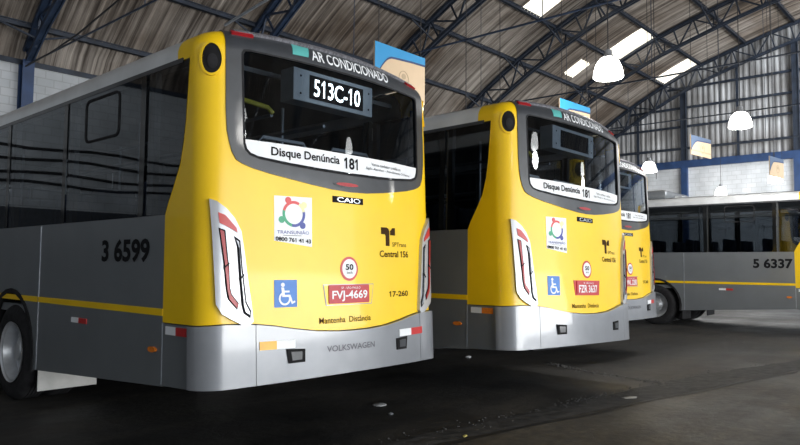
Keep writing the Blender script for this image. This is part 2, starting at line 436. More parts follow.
    skin('rear_panel', [outer, frame], Y, B, 0, .02, 'rp')
    gl = [(-.94, 3.025), (-.975, 3.018), (-.99, 2.99), (-.985, 2.6), (-.978, 2.315), (-.965, 2.27), (-.93, 2.235), (-.855, 2.212), (-.60, 2.188), (-.364, 2.175), (0, 2.168)]
    glass = gl+[(-a, b) for a, b in gl[:-1]][::-1]
    ftop = [(-1.106, 3.24), (-1.106, 3.30), (0, 3.34), (1.106, 3.30), (1.106, 3.24)]
    skin('window_surround', [fl+[(-a, b) for a, b in fl[:-1]][::-1]+[(1.106, 3.30), (0.5, 3.335), (0, 3.338), (-.5, 3.335), (-1.106, 3.30)], glass], BLK, B, .010, .04, 'ws')
    g2 = [(a*1.0, b) for a, b in glass]
    RW = skin('rear_window', [glass], GLR, B, -.004, 0, 'rw')
    inner = [(a*.985, 2.6+(b-2.6)*.97) for a, b in glass]
    skin('window_seal', [glass, inner], RUB, RW, .013, .012, 'seal')
    skin('top_lip', [[(-1.02, 3.165), (-.6, 3.175), (.6, 3.175), (1.02, 3.165), (1.02, 3.235), (.6, 3.27), (0, 3.285), (-.6, 3.27), (-1.02, 3.235)]], LIP, B, .030, .03, 'lip')
    # notice strip
    bl = [(-.966, 2.350), (-.958, 2.302), (-.93, 2.258), (-.855, 2.235), (-.60, 2.212), (-.364, 2.200), (0, 2.193)]
    band = bl+[(-a, b) for a, b in bl[:-1]][::-1]+[(.5, 2.348), (0, 2.345), (-.5, 2.348)]
    NB = skin('notice_strip', [band], WHT, RW, .002, .003, 'nb')
    lettering('notice_lettering', 'Disque Denúncia', INK, NB, (-.755, 2.232, -.115, 2.318), .005, .022, key='nl')
    lettering('notice_lettering', '181', INK, NB, (-.065, 2.222, .09, 2.318), .005, .03, key='nm')
    lettering('notice_lettering', 'Vamos combater a violência', INK, NB, (.26, 2.285, .68, 2.312), .005, .0, key='no')
    lettering('notice_lettering', 'Sigilo Absoluto - Atendimento 24 horas', INK, NB, (.19, 2.243, .83, 2.270), .005, .0, key='np')
    lettering('top_lettering', 'AR CONDICIONADO', WHT, B, (-.385, 3.055, .515, 3.145), .014, .012, key='ar')
    skin('teal_sticker', [[(-.55, 3.165), (-.395, 3.16), (-.42, 3.07), (-.565, 3.065)]], TEAL, B, .014, .006, 'teal')
    bk = skin('brake_light', [oval(-.045, 2.090, .145, .026, 20)], BLK, B, .016, .01, 'bk'); skin('brake_lens', [oval(-.045, 2.090, .12, .015, 20)], RED, bk, .022, .01, 'bl')
    # maker plate and lettering
    mk = skin('maker_badge', [rect(-.195, 1.938, .145, 1.990)], CREAM if False else INK, B, .004, .004, 'mk')
    lettering('badge_lettering', 'CAIO', CHR, mk, (-.15, 1.945, .11, 1.984), .007, .01, key='caio')
    # operator sticker
    st = skin('operator_sticker', [[(-.733, 1.952), (-.40, 1.957), (-.405, 1.575), (-.735, 1.615)]], WHT, B, .003, .003, 'ops')
    cx, cy = -.565, 1.822
    for (m_, a0, a1, hx) in ((ERED, 60, 165, 115), (GRN, 165, 258, 205), (NAVY, 258, 372, 310), (CREAM, 12, 58, 40)):
        nm = 'emblem_%d' % a0
        skin('emblem_arc', [arcband(cx, cy, .078, .100, a0, a1)], m_, st, .005, .003, nm)
        h = math.radians(hx); skin('emblem_dot', [oval(cx+.118*math.cos(h), cy+.112*math.sin(h), .026, .026, 14)], m_, st, .006, .003, nm+'d')
    lettering('sticker_lettering', 'TRANSUNIÃO', NAVY, st, (-.712, 1.668, -.432, 1.700), .006, .0, key='tu')
    skin('sticker_rule', [rect(-.66, 1.655, -.50, 1.659)], GINK, st, .005, .003, 'tru')
    lettering('sticker_lettering', '0800 761 41 43', INK, st, (-.725, 1.615, -.415, 1.648), .006, .03, key='fone', slope=-.05)
    # wheelchair sign
    ac_ = skin('access_sign', [rect(-.738, 1.122, -.545, 1.324)], BLU, B, .003, .003, 'acc')
    skin('wheelchair_symbol', [oval(-.668, 1.288, .016, .016, 14)], WHT, ac_, .006, .003, 'ac1')
    skin('wheelchair_symbol', [[(-.682, 1.27), (-.658, 1.268), (-.655, 1.245), (-.612, 1.245), (-.612, 1.231), (-.654, 1.231), (-.652, 1.214), (-.605, 1.214), (-.585, 1.162), (-.566, 1.17), (-.562, 1.158), (-.592, 1.144), (-.616, 1.198), (-.672, 1.198)]], WHT, ac_, .006, .003, 'ac2')
    skin('wheelchair_symbol', [arcband(-.652, 1.186, .036, .050, 120, 385, 20)], WHT, ac_, .006, .003, 'ac3')
    # speed disc
    sd = skin('speed_disc', [oval(-.028, 1.408, .098, .098)], RED2, B, .003, .003, 'sd'); skin('disc_face', [oval(-.028, 1.408, .078, .078)], WHT, sd, .005, .003, 'sf')
    lettering('disc_lettering', '50', INK, sd, (-.072, 1.398, .014, 1.446), .007, .03, key='l50'); lettering('disc_lettering', 'km/h', INK, sd, (-.058, 1.368, .002, 1.386), .007, .01, key='kmh')
    # plate
    pr = skin('plate_recess', [[(-.305, 1.285), (.252, 1.285), (.225, 1.120), (-.278, 1.120)]], BMP if tag17 else RED2, B, .004, .004, 'prec%d' % tag17)
    if tag17: skin('plate_recess_face', [[(-.298, 1.279), (.245, 1.279), (.218, 1.126), (-.271, 1.126)]], Y, pr, .006, .004, 'prf')
    lp_ = skin('license_plate', [rrect(-.255, 1.134, .187, 1.280, .012)], PLT, B, .014, .010, 'lp')
    lettering('plate_lettering', plate, WHT, lp_, (-.225, 1.150, .160, 1.236), .017, .02)
    lettering('plate_lettering', 'SP - SÃO PAULO', WHT, lp_, (-.13, 1.248, .08, 1.268), .017, .0, key='city')
    if tag17: lettering('model_lettering', '17-260', BRN, B, (.465, 1.165, .755, 1.215), .003, .02, key='m17')
    # transport authority mark
    skin('authority_mark', [[(.372, 1.765), (.45, 1.765), (.475, 1.755), (.487, 1.735), (.487, 1.605), (.434, 1.605), (.434, 1.69), (.425, 1.705), (.372, 1.705)]], BRN, B, .003, .003, 'am1')
    skin('authority_mark', [[(.500, 1.70), (.572, 1.70), (.572, 1.765), (.535, 1.765), (.500, 1.735)]], BRN, B, .003, .003, 'am2')
    lettering('authority_lettering', 'SPTrans', BRN, B, (.525, 1.602, .745, 1.640), .003, .0, key='spt')
    lettering('phone_lettering', 'Central 156', BRN, B, (.345, 1.508, .775, 1.566), .003, .018, key='c156')
    lettering('warning_lettering', 'Mantenha  Distância', BRN, B, (-.345, .983, .21, 1.030), .003, .004, key='mant')
    # --- bumper in three pieces with thin gaps
    bc = [(-.887, .592), (-.39, .583), (0, .588), (.39, .598), (.887, .61)]
    up = [(a, b-.006) for a, b in low]
    def piece(a0, a1, n):
        top = [(a0, None)]+[p for p in up if a0 < p[0] < a1]+[(a1, None)]
        def tv(a):
            for (xa, ya), (xb, yb) in zip(up, up[1:]):
                if xa <= a <= xb: return ya+(yb-ya)*(a-xa)/(xb-xa)
        top = [(a, tv(a)) for a, _ in top]
        bot = [(a0 + (a1-a0)*k/6, .565+.028*math.cos(min(1, abs(a0+(a1-a0)*k/6)/1.37)*math.pi/2)) for k in range(7)]
        return skin('rear_bumper', [bot+top[::-1]], BMP, B, .034, .14, n)
    piece(-1.378, -.902, 'b1'); bo = piece(-.897, .897, 'b2'); piece(.902, 1.378, 'b3')
    if tag17: lettering('bumper_lettering', 'VOLKSWAGEN', GINK, bo, (-.30, .768, .215, .815), .0365, .01, key='vw')
    for s0, s1, m_, kx, lb in ((-.874, -.74, AMB, 'r1', 'amber reflector'), (-.74, -.588, WHT, 'r2', 'white reflector'), (.553, .735, WHT, 'r3', 'white reflector'), (.735, .93, RED2, 'r4', 'red reflector')):
        if not tag17: break
        a = skin('bumper_reflector', [rect(s0, .825, s1, .885)], m_, B, .040, .008, kx); a['label'] = lb
    if number:
        lettering('fleet_number', number, INK, B, (-2.79, 1.445, -1.97, 1.635) if not ac else (-2.60, 1.43, -1.79, 1.65), .004, .035)
        lettering('fleet_number', number, INK, B, (1.97, 1.445, 2.79, 1.635), .004, .035)
    # --- front windscreen
    fw = [(SF-1.0, 1.35), (SF, 1.25), (SF, 2.75), (SF-1.0, 2.75)]
    for g in (-1, 1): skin('windscreen', [[(g*a, b) for a, b in fw]], BLK, B, .012, .01, 'fw%d' % g)
    # --- roof
    if 'roof' not in _cache:
        bm = bmesh.new(); rows = []
        ss = sorted(c for c in CUT_S if c >= 0 and c <= SF)+[SF]
        for q in range(1, 9): ss.append(1.46+q*(SF-2.92)/9)
        for sv in sorted(set(ss)):
            a = M(-sv, TTOP+.05*(1-(plan(sv)[0]/1.25)**2)); b = M(sv, TTOP+.05*(1-(plan(sv)[0]/1.25)**2))
            row = []
            for q in range(13):
                p = a.lerp(b, q/12); p.z = ztx(p.x)+RT; row.append(bm.verts.new(p))
            rows.append(row)
        for i in range(len(rows)-1):
            for q in range(12): bm.faces.new((rows[i][q], rows[i][q+1], rows[i+1][q+1], rows[i+1][q]))
        bmesh.ops.remove_doubles(bm, verts=bm.verts[:], dist=.0005); orient(bm)
        _cache['roof'] = obj('roof', bm, ROOFG, B, True).data
    else: link('roof', _cache['roof'], None, B)
    hb = bmesh.new()
    for yy in (3.2, 7.4): box(hb, (-.42, yy, 3.20), (.42, yy+.85, 3.285), .03)
    obj('roof_hatch', hb, ROOFG, B)
    if ac:
        a = bmesh.new(); box(a, (-1.0, 3.4, 3.10), (.85, 6.6, 3.42), .14); obj('air_conditioner', a, SIL, B, True)
    # --- inside
    def part(name, key, fn, m_, smooth=False):
        if key in _cache: return link(name, _cache[key], None, B)
        bm = bmesh.new(); fn(bm); o = obj(name, bm, m_, B, smooth); _cache[key] = o.data; return o
    part('bus_floor', 'bfl', lambda bm: box(bm, (-1.2, .05, .92), (1.2, 10.9, 1.0)), INT)
    part('underbody', 'und', lambda bm: (box(bm, (-.55, .15, .50), (.55, 10.6, .90)), box(bm, (-1.15, .12, .60), (1.15, 2.85, .9)), box(bm, (-1.15, 4.25, .45), (1.15, 8.6, .9))), DARK)
    part('axle', 'axl', lambda bm: (tube(bm, [(-.95, REAR_AX, .5), (.95, REAR_AX, .5)], .09, 12), tube(bm, [(-.95, FRONT_AX, .5), (.95, FRONT_AX, .5)], .07, 12)), DARK)
    part('engine_cover', 'eng', lambda bm: box(bm, (-1.15, .06, 1.0), (1.15, .75, 1.75), .05), INT)
    part('ceiling_liner', 'cei', lambda bm: (box(bm, (-1.0, .3, 2.98), (1.0, 10.6, 3.02)),), INT)
    sbm = None
    for i in range(10):
        for sd_ in (-1, 1):
            yy = 1.15+i*.86
            if sd_ > 0 and 4.2 < yy < 5.6: continue
            x0 = .32 if sd_ > 0 else -1.16
            if 'seat' not in _cache:
                bm = bmesh.new(); box(bm, (0, 0, .40), (.84, .44, .50), .03); box(bm, (0, -.06, .42), (.40, .03, 1.12), .03); box(bm, (.44, -.06, .42), (.84, .03, 1.12), .03); box(bm, (.1, .1, 0), (.16, .16, .42)); box(bm, (.66, .1, 0), (.72, .16, .42))
                o = obj('seat', bm, SEAT, B, True); _cache['seat'] = o.data
            else: o = link('seat', _cache['seat'], None, B)
            o.location = (x0, yy, 1.0)
    part('handrail', 'hr', lambda bm: [tube(bm, [(x, y_, 1.0), (x, y_, 2.98)], .017) for x in (-.30, .30) for y_ in (1.12, 2.84, 4.56, 6.3)]+[tube(bm, [(x, .5, 2.72), (x, 10, 2.72)], .017) for x in (-.30, .30)], GALV)
    part('rear_handrail', 'rh', lambda bm: tube(bm, [(-1.05, .35, 2.72), (-.85, .25, 2.735), (-.55, .22, 2.70), (-.5, .22, 2.66)], .02), PIPE)
    part('grab_frame', 'gf', lambda bm: [tube(bm, [(x0, .5, 1.75), (x0, .5, 2.45), (x0+.06, .5, 2.52), (x0+.5, .5, 2.52), (x0+.56, .5, 2.45), (x0+.56, .5, 1.75)], .016) for x0 in (-.45, .35)], GRY)
    # destination sign behind the rear glass
    ds = part('destination_sign', 'ds', lambda bm: (box(bm, (-.52, -.065, 2.73), (.36, .10, 2.99), .006),), GRY)
    fnp = lambda s, t, off: Vector((s, -.066-off, t))
    skin('sign_display', [rect(-.36, 2.765, .24, 2.955)], INK, ds, .004, .003, 'dsd', fn=fnp)
    for x in (-.45, .31): skin('sign_bolt', [oval(x, 2.79, .009, .009, 10), ], INK, ds, .003, .002, 'dsb%.2f' % x, fn=fnp); skin('sign_bolt', [oval(x, 2.93, .009, .009, 10)], INK, ds, .003, .002, 'dsc%.2f' % x, fn=fnp)
    if route_lit: lettering('sign_lettering', led, LED, ds, (-.315, 2.790, .20, 2.930), .007, .004, fn=fnp)
    # --- wheels
    def wheel(x, yv, dual, g):
        key = 'whl%d%d' % (dual, g)
        wd = .58 if dual else .29
        if key not in _cache:
            bm = bmesh.new()
            for k in range(2 if dual else 1):
                o0 = k*.30
                pr_ = [(.30, .02), (.36, .005), (.43, 0), (.475, .02), (.497, .05)]
                for q in range(5):
                    a = .06+q*.035; pr_ += [(.50, a), (.50, a+.026), (.488, a+.027), (.488, a+.034)]
                pr_ += [(.497, .235), (.475, .265), (.43, .285), (.36, .28), (.30, .265)]
                lathe(bm, [(rr, -g*(h+o0)) for rr, h in pr_], 48, 'x')
            orient(bm)
            ty = obj('wheel', bm, RUB, B, True); _cache[key] = ty.data
            bm = bmesh.new()
            if dual: prr = [(.315, .0), (.305, .015), (.285, .02), (.275, .06), (.262, .14), (.20, .155), (.175, .15), (.16, .11), (.10, .085), (.085, .06), (.0, .055)]
            else: prr = [(.315, .0), (.305, .015), (.285, .02), (.27, .035), (.22, .02), (.17, -.02), (.12, -.03), (.1, -.07), (.0, -.075)]
            lathe(bm, [(rr, -g*h) for rr, h in prr], 40, 'x')
            for q in range(10):
                an = q*math.pi/5
                tube(bm, [(-g*.155, .19*math.cos(an), .19*math.sin(an)), (-g*.125 if dual else g*.01, .19*math.cos(an), .19*math.sin(an))], .014, 6)
            orient(bm); rm = obj('rim', bm, RIM, ty, True); _cache[key+'r'] = rm.data
        else:
            ty = link('wheel', _cache[key], None, B); link('rim', _cache[key+'r'], None, ty)
        ty.location = (x, yv, .5)
    for g in (-1, 1):
        wheel(g*1.24, REAR_AX, True, g); wheel(g*1.21, FRONT_AX, False, g)
        bm = bmesh.new(); box(bm, (g*.62, REAR_AX-.665, .17), (g*1.20, REAR_AX-.65, .62)); f_ = obj('mud_flap', bm, flap or RUB, B)
        if flap: f_['label'] = 'white mud flap'
        bm = bmesh.new()
        a = [(.5+.56*math.sin(q*math.pi/12), REAR_AX-.56*math.cos(q*math.pi/12)) for q in range(13)]
        for (z0, y0), (z1, y1) in zip(a, a[1:]):
            vs = [bm.verts.new(p) for p in ((g*.58, y0, z0+.1), (g*1.235, y0, z0+.1), (g*1.235, y1, z1+.1), (g*.58, y1, z1+.1))]; bm.faces.new(vs)
        obj('wheel_housing', bm, DARK, B)
    return B

# ---------------------------------------------------------------- the shed
XW, YW, XG, YS, XB = 3.3, 13.5, 30.0, -18.3, -12.0
SP = (XG-3.3)/5
PRO = [(13.5, 6.40), (13.0, 6.87), (12.6, 7.25), (11.3, 8.25), (9.54, 9.32), (8.03, 10.08), (6.47, 10.76), (5.2, 11.14), (3.75, 11.57), (2.13, 11.98), (0, 12.36), (-2.4, 12.5)]
PRO = PRO+[(-4.8-a, b) for a, b in PRO[:-1]][::-1]
def zr(y):
    for (a, za), (b, zb) in zip(PRO, PRO[1:]):
        if a >= y >= b: return za+(zb-za)*(y-a)/(b-a)
    return 6.4
def zrs(y, h=.9): return sum(zr(max(YS, min(YW, y+k*h/3))) for k in (-2, -1, 0, 1, 2))/5 if YS+.9 < y < YW-.9 else zr(y)

def floor_mat():
    m, N, L, b = new_mat('oily_asphalt')
    tc = N.new('ShaderNodeTexCoord'); g = tc.outputs['Object']
    n1 = N.new('ShaderNodeTexNoise'); n1.inputs['Scale'].default_value = .45; n1.inputs['Detail'].default_value = 7; n1.inputs['Roughness'].default_value = .62
    n2 = N.new('ShaderNodeTexNoise'); n2.inputs['Scale'].default_value = 9; n2.inputs['Detail'].default_value = 8; n2.inputs['Roughness'].default_value = .7
    n3 = N.new('ShaderNodeTexNoise'); n3.inputs['Scale'].default_value = 90; n3.inputs['Detail'].default_value = 3
    mp = N.new('ShaderNodeMapping'); mp.inputs['Rotation'].default_value = (0, 0, math.radians(12)); mp.inputs['Scale'].default_value = (.25, 2.2, 1)
    n4 = N.new('ShaderNodeTexNoise'); n4.inputs['Scale'].default_value = 1.3; n4.inputs['Detail'].default_value = 6
    for n in (n1, n2, n3): L.new(g, n.inputs['Vector'])
    L.new(g, mp.inputs[0]); L.new(mp.outputs[0], n4.inputs['Vector'])
    def ramp(src, p0, p1, c0, c1):
        rp = N.new('ShaderNodeValToRGB'); rp.color_ramp.elements[0].position = p0; rp.color_ramp.elements[1].position = p1
        rp.color_ramp.elements[0].color = (*c0, 1); rp.color_ramp.elements[1].color = (*c1, 1); L.new(src, rp.inputs[0]); return rp.outputs[0]
    def mix(fac, a, bb, mode='MIX'):
        x = N.new('ShaderNodeMix'); x.data_type = 'RGBA'; x.blend_type = mode
        if isinstance(fac, float): x.inputs[0].default_value = fac
        else: L.new(fac, x.inputs[0])
        L.new(a, x.inputs[6]); L.new(bb, x.inputs[7]); return x.outputs[2]
    c1 = ramp(n1.outputs['Fac'], .35, .68, (.013, .014, .016), (.036, .034, .031))
    c2 = ramp(n2.outputs['Fac'], .3, .75, (.55, .55, .55), (1.5, 1.45, 1.4))
    c = mix(1.0, c1, c2, 'MULTIPLY')
    c4 = ramp(n4.outputs['Fac'], .42, .7, (.75, .75, .75), (1.5, 1.4, 1.2))
    c = mix(1.0, c, c4, 'MULTIPLY')
    c3 = ramp(n3.outputs['Fac'], .35, .7, (.8, .8, .8), (1.2, 1.2, 1.2)); c = mix(1.0, c, c3, 'MULTIPLY')
    # the paler, drier slab in front of the joint line
    sx = N.new('ShaderNodeSeparateXYZ'); L.new(g, sx.inputs[0])
    ma = N.new('ShaderNodeMath'); ma.operation = 'MULTIPLY_ADD'; ma.inputs[1].default_value = .19; L.new(sx.outputs[0], ma.inputs[0]); L.new(sx.outputs[1], ma.inputs[2])
    lt = N.new('ShaderNodeMath'); lt.operation = 'LESS_THAN'; lt.inputs[1].default_value = -.33; L.new(ma.outputs[0], lt.inputs[0])
    pale = ramp(n2.outputs['Fac'], .3, .75, (1.35, 1.33, 1.28), (2.0, 1.9, 1.75)); c_p = mix(1.0, c, pale, 'MULTIPLY')
    c = mix(lt.outputs[0], c, c_p)
    L.new(c, b.inputs['Base Color'])
    ro = ramp(n1.outputs['Fac'], .35, .65, (.42, .42, .42), (.8, .8, .8)); L.new(ro, b.inputs['Roughness'])
    bp = N.new('ShaderNodeBump'); bp.inputs['Strength'].default_value = .35; bp.inputs['Distance'].default_value = .03; L.new(n2.outputs['Fac'], bp.inputs['Height']); L.new(bp.outputs[0], b.inputs['Normal'])
    return m

def block_mat(name, c1, c2, axis, bw=.40, bh=.20, mort=(.34, .35, .36)):
    m, N, L, b = new_mat(name); b.inputs['Roughness'].default_value = .85
    tc = N.new('ShaderNodeTexCoord'); sx = N.new('ShaderNodeSeparateXYZ'); cb = N.new('ShaderNodeCombineXYZ')
    L.new(tc.outputs['Object'], sx.inputs[0]); L.new(sx.outputs[axis], cb.inputs[0]); L.new(sx.outputs[2], cb.inputs[1])
    br = N.new('ShaderNodeTexBrick'); br.inputs['Scale'].default_value = 1; br.inputs['Brick Width'].default_value = bw; br.inputs['Row Height'].default_value = bh
    br.inputs['Mortar Size'].default_value = .012; br.inputs['Color1'].default_value = (*c1, 1); br.inputs['Color2'].default_value = (*c2, 1); br.inputs['Mortar'].default_value = (*mort, 1)
    L.new(cb.outputs[0], br.inputs['Vector'])
    nz = N.new('ShaderNodeTexNoise'); nz.inputs['Scale'].default_value = 1.2; nz.inputs['Detail'].default_value = 8; L.new(tc.outputs['Object'], nz.inputs['Vector'])
    rp = N.new('ShaderNodeValToRGB'); rp.color_ramp.elements[0].position = .3; rp.color_ramp.elements[0].color = (.72, .72, .72, 1); rp.color_ramp.elements[1].position = .65; L.new(nz.outputs['Fac'], rp.inputs[0])
    mx = N.new('ShaderNodeMix'); mx.data_type = 'RGBA'; mx.blend_type = 'MULTIPLY'; mx.inputs[0].default_value = 1
    L.new(br.outputs['Color'], mx.inputs[6]); L.new(rp.outputs[0], mx.inputs[7]); L.new(mx.outputs[2], b.inputs['Base Color']); return m

def sheet_mat(name, dark, light, along, across_scale, along_scale, grime):
    """fibre-cement / steel sheeting: streaks that run down the sheet"""
    m, N, L, b = new_mat(name); b.inputs['Roughness'].default_value = .8
    tc = N.new('ShaderNodeTexCoord'); mp = N.new('ShaderNodeMapping'); mp.inputs['Scale'].default_value = across_scale; L.new(tc.outputs['Object'], mp.inputs[0])
    n1 = N.new('ShaderNodeTexNoise'); n1.inputs['Scale'].default_value = 1; n1.inputs['Detail'].default_value = 6; n1.inputs['Roughness'].default_value = .65; L.new(mp.outputs[0], n1.inputs['Vector'])
    mp2 = N.new('ShaderNodeMapping'); mp2.inputs['Scale'].default_value = along_scale; L.new(tc.outputs['Object'], mp2.inputs[0])
    n2 = N.new('ShaderNodeTexNoise'); n2.inputs['Scale'].default_value = 1; n2.inputs['Detail'].default_value = 5; L.new(mp2.outputs[0], n2.inputs['Vector'])
    r1 = N.new('ShaderNodeValToRGB'); e = r1.color_ramp.elements; e[0].position = .36; e[0].color = (*dark, 1); e[1].position = .66; e[1].color = (*light, 1); L.new(n1.outputs['Fac'], r1.inputs[0])
    r2_ = N.new('ShaderNodeValToRGB'); e = r2_.color_ramp.elements; e[0].position = .35; e[0].color = (*grime, 1); e[1].position = .62; e[1].color = (1, 1, 1, 1); L.new(n2.outputs['Fac'], r2_.inputs[0])
    mx = N.new('ShaderNodeMix'); mx.data_type = 'RGBA'; mx.blend_type = 'MULTIPLY'; mx.inputs[0].default_value = 1
    L.new(r1.outputs[0], mx.inputs[6]); L.new(r2_.outputs[0], mx.inputs[7]); L.new(mx.outputs[2], b.inputs['Base Color']); return m

# floor
bm = bmesh.new()
bmesh.ops.create_grid(bm, x_segments=1, y_segments=1, size=1)
for v in bm.verts: v.co = Vector((9+v.co.x*26, -2.4+v.co.y*21, 0))
struct(obj('floor', bm, floor_mat()))
# joint strip across the floor: broken asphalt fill
bm = bmesh.new()
L1 = [(-2, .05), (1.65, -.38), (3.85, -.65), (6.94, -1.04), (9.62, -1.68), (14, -2.5), (22, -4.0)]
L2 = [(-2, -.10), (2.0, -.74), (4.78, -1.22), (8.43, -1.92), (14, -2.95), (22, -4.45)]
def lerpl(Ln, x):
    for (a, ya), (b, yb) in zip(Ln, Ln[1:]):
        if a <= x <= b: return ya+(yb-ya)*(x-a)/(b-a)
prev = None
for i in range(241):
    x = -2+24*i/240; j = .02*math.sin(x*7.3)+random.uniform(-.015, .015)
    a, b = lerpl(L1, x)+j, lerpl(L2, x)+random.uniform(-.012, .012)
    row = [bm.verts.new((x, a+(b-a)*k/5, .004+.006*random.random()*(1 if 0 < k < 5 else 0))) for k in range(6)]
    if prev:
        for k in range(5): bm.faces.new((prev[k], prev[k+1], row[k+1], row[k]))
    prev = row
struct(obj('trim_1', bm, mat('broken_asphalt', (.026, .025, .024), .85, 0, .75, 10, bump=.9)))
bm = bmesh.new(); prev = None
for i in range(121):
    x = -2+24*i/120; b = lerpl(L2, x); row = [bm.verts.new((x, b-.02+.02*math.sin(x*3), .006)), bm.verts.new((x, b-.06+.02*math.sin(x*3), .006))]
    if prev: bm.faces.new((prev[0], prev[1], row[1], row[0]))
    prev = row
struct(obj('trim_2', bm, mat('joint_tar', (.008, .008, .009), .6, 0, .3, 14)))

bm = bmesh.new(); prev = None
CRK = [(-1.35, 5.83), (-.89, 5.93), (-.33, 6.02), (.28, 6.11), (1.07, 6.53)]
for i in range(81):
    yv = -1.34+2.4*i/80; x = lerpl(CRK, yv)+random.uniform(-.02, .02); wd = random.uniform(.015, .05)
    row = [bm.verts.new((x+wd, yv, .003)), bm.verts.new((x, yv, .009)), bm.verts.new((x-wd, yv, .003))]
    if prev:
        for k in range(2): bm.faces.new((prev[k], prev[k+1], row[k+1], row[k]))
    prev = row
struct(obj('trim_6', bm, mat('crack_filler', (.012, .012, .013), .7, 0, .5, 14)))
# roof sheeting, corrugated, lapped at the purlins
PUR = [12.9, 11.45, 9.65, 7.9, 6.2, 4.25, 2.3, .4, -1.3, -2.7]
ALLP = sorted(set(PUR+[-4.8-p for p in PUR]+[YW+.2, YS-.2]), reverse=True)
ROOFM = sheet_mat('roof_sheet', (.045, .033, .026), (.46, .415, .37), 1, (9.0, .20, .20), (.35, .5, .5), (.42, .36, .31))
SKY = mat('skylight_sheet', (.9, .88, .8), .5, 0, .1, 4, emit=((1, .94, .80), 1.0), stretch=(6, .4, .4))
PITCH_C, AMP = .20, .042
def roof_panel(bm, x0, x1, y0, y1, lift0, lift1, drop=0.):
    n = max(2, int((x1-x0)/PITCH_C*6)); ny = 4; prev = None
    for j in range(ny+1):
        yv = y0+(y1-y0)*j/ny; z = zrs(max(YS, min(YW, yv)))+.13+lift0+(lift1-lift0)*j/ny-drop
        if yv > YW: z -= .2
        row = [bm.verts.new((x0+(x1-x0)*i/n, yv, z+AMP*math.cos((x0+(x1-x0)*i/n)/PITCH_C*2*math.pi))) for i in range(n+1)]
        if prev:
            for i in range(n): bm.faces.new((prev[i], prev[i+1], row[i+1], row[i]))
        prev = row
SKYL = [(16.9, 18.2, 1), (23.3, 24.9, 2), (28.5, 29.7, 3)]
bm = bmesh.new()
for a, b in zip(ALLP, ALLP[1:]):
    l0, l1 = (.0, .03) if a > -2.7 else (.03, .0)
    y0, y1 = a, b
    if a == 7.9:
        xs = [XB]+[q for sk in SKYL for q in sk[:2]]+[XG+.3]
        for i in range(0, len(xs), 2): roof_panel(bm, xs[i], xs[i+1], y0+.04, y1-.04, l0, l1)
    else: roof_panel(bm, XB, XG+.3, y0+.04, y1-.04, l0, l1)
struct(obj('ceiling', bm, ROOFM, None, True))
for x0, x1, n in SKYL:
    bm = bmesh.new(); roof_panel(bm, x0, x1, 7.94, 6.16, 0, .03); struct(obj('window_%d' % n, bm, SKY, None, True))
bm = bmesh.new(); roof_panel(bm, 22.6, 23.3, 9.35, 8.55, .0, .01, .06); struct(obj('window_4', bm, SKY, None, True))

# left wall (white block) and far gable
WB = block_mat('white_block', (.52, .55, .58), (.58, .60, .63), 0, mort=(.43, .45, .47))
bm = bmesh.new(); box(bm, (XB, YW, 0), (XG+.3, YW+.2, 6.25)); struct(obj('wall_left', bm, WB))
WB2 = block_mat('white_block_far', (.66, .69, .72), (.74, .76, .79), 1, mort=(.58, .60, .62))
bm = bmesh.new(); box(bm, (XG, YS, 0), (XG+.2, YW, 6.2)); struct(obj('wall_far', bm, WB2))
GSH = sheet_mat('gable_sheet', (.16, .16, .165), (.56, .57, .59), 2, (.3, 6, .2), (.4, .6, .8), (.6, .58, .56))
bm = bmesh.new(); prev = None
n = int((YW-YS)/.25*8)
for i in range(n+1):
    yv = YS+(YW-YS)*i/n; xo = XG+.08+.04*max(-.6, min(.6, math.cos(yv/.25*2*math.pi)))
    row = [bm.verts.new((xo, yv, 6.2)), bm.verts.new((xo, yv, max(6.3, zrs(yv)+.16)))]
    if prev: bm.faces.new((prev[0], row[0], row[1], prev[1]))
    prev = row
struct(obj('wall_upper', bm, GSH))
bm = bmesh.new(); box(bm, (XG-.14, YS, 6.12), (XG+.02, YW, 6.46)); struct(obj('trim_3', bm, BLUEP))
for i, z in enumerate((7.05, 8.1, 9.0, 9.95)):
    bm = bmesh.new(); yl = YW
    while zrs(yl) < z+.2: yl -= .1
    box(bm, (XG-.06, -4.8-yl, z-.05), (XG+.03, yl, z+.05)); tag(obj('wall_girt', bm, STEELD), ('lowest dark horizontal girt on the corrugated far gable, just above the blue beam', 'second dark girt up the corrugated far gable', 'third dark girt up the corrugated far gable', 'topmost dark girt on the corrugated far gable')[i], 'girt', 'horizontal girts on the far gable')
for i, yv in enumerate((7.05, 2.35, -2.4, -7.1)):
    t = thing('gable_column', ('blue column of the far gable wall just past the third bus', 'blue column of the far gable wall behind the grey bus, at the right edge', 'blue column of the far gable wall below the ridge', 'blue column of the far gable wall beyond the ridge')[i], 'column', (XG-.1, yv, 0), 0, 'columns of the far gable')
    bm = bmesh.new(); box(bm, (-.10, -.14, 0), (.10, .14, 6.12)); obj('lower_column', bm, BLUEP, t)
    bm = bmesh.new(); zt = zrs(yv)-.7; box(bm, (-.06, -.13, 6.46), (.06, -.10, zt)); box(bm, (-.06, .10, 6.46), (.06, .13, zt)); box(bm, (-.015, -.1, 6.46), (.015, .1, zt)); obj('upper_post', bm, STEELD, t)
for i, yv in enumerate((4.7, 9.3)):
    bm = bmesh.new(); box(bm, (XG-.03, yv-.05, 6.46), (XG+.02, yv+.05, zrs(yv)-.6)); tag(obj('wall_post', bm, STEELD), ('slim dark post on the far gable sheeting, above the grey bus', 'slim dark post on the far gable sheeting by the left wall')[i], 'post', 'slim posts on the far gable')

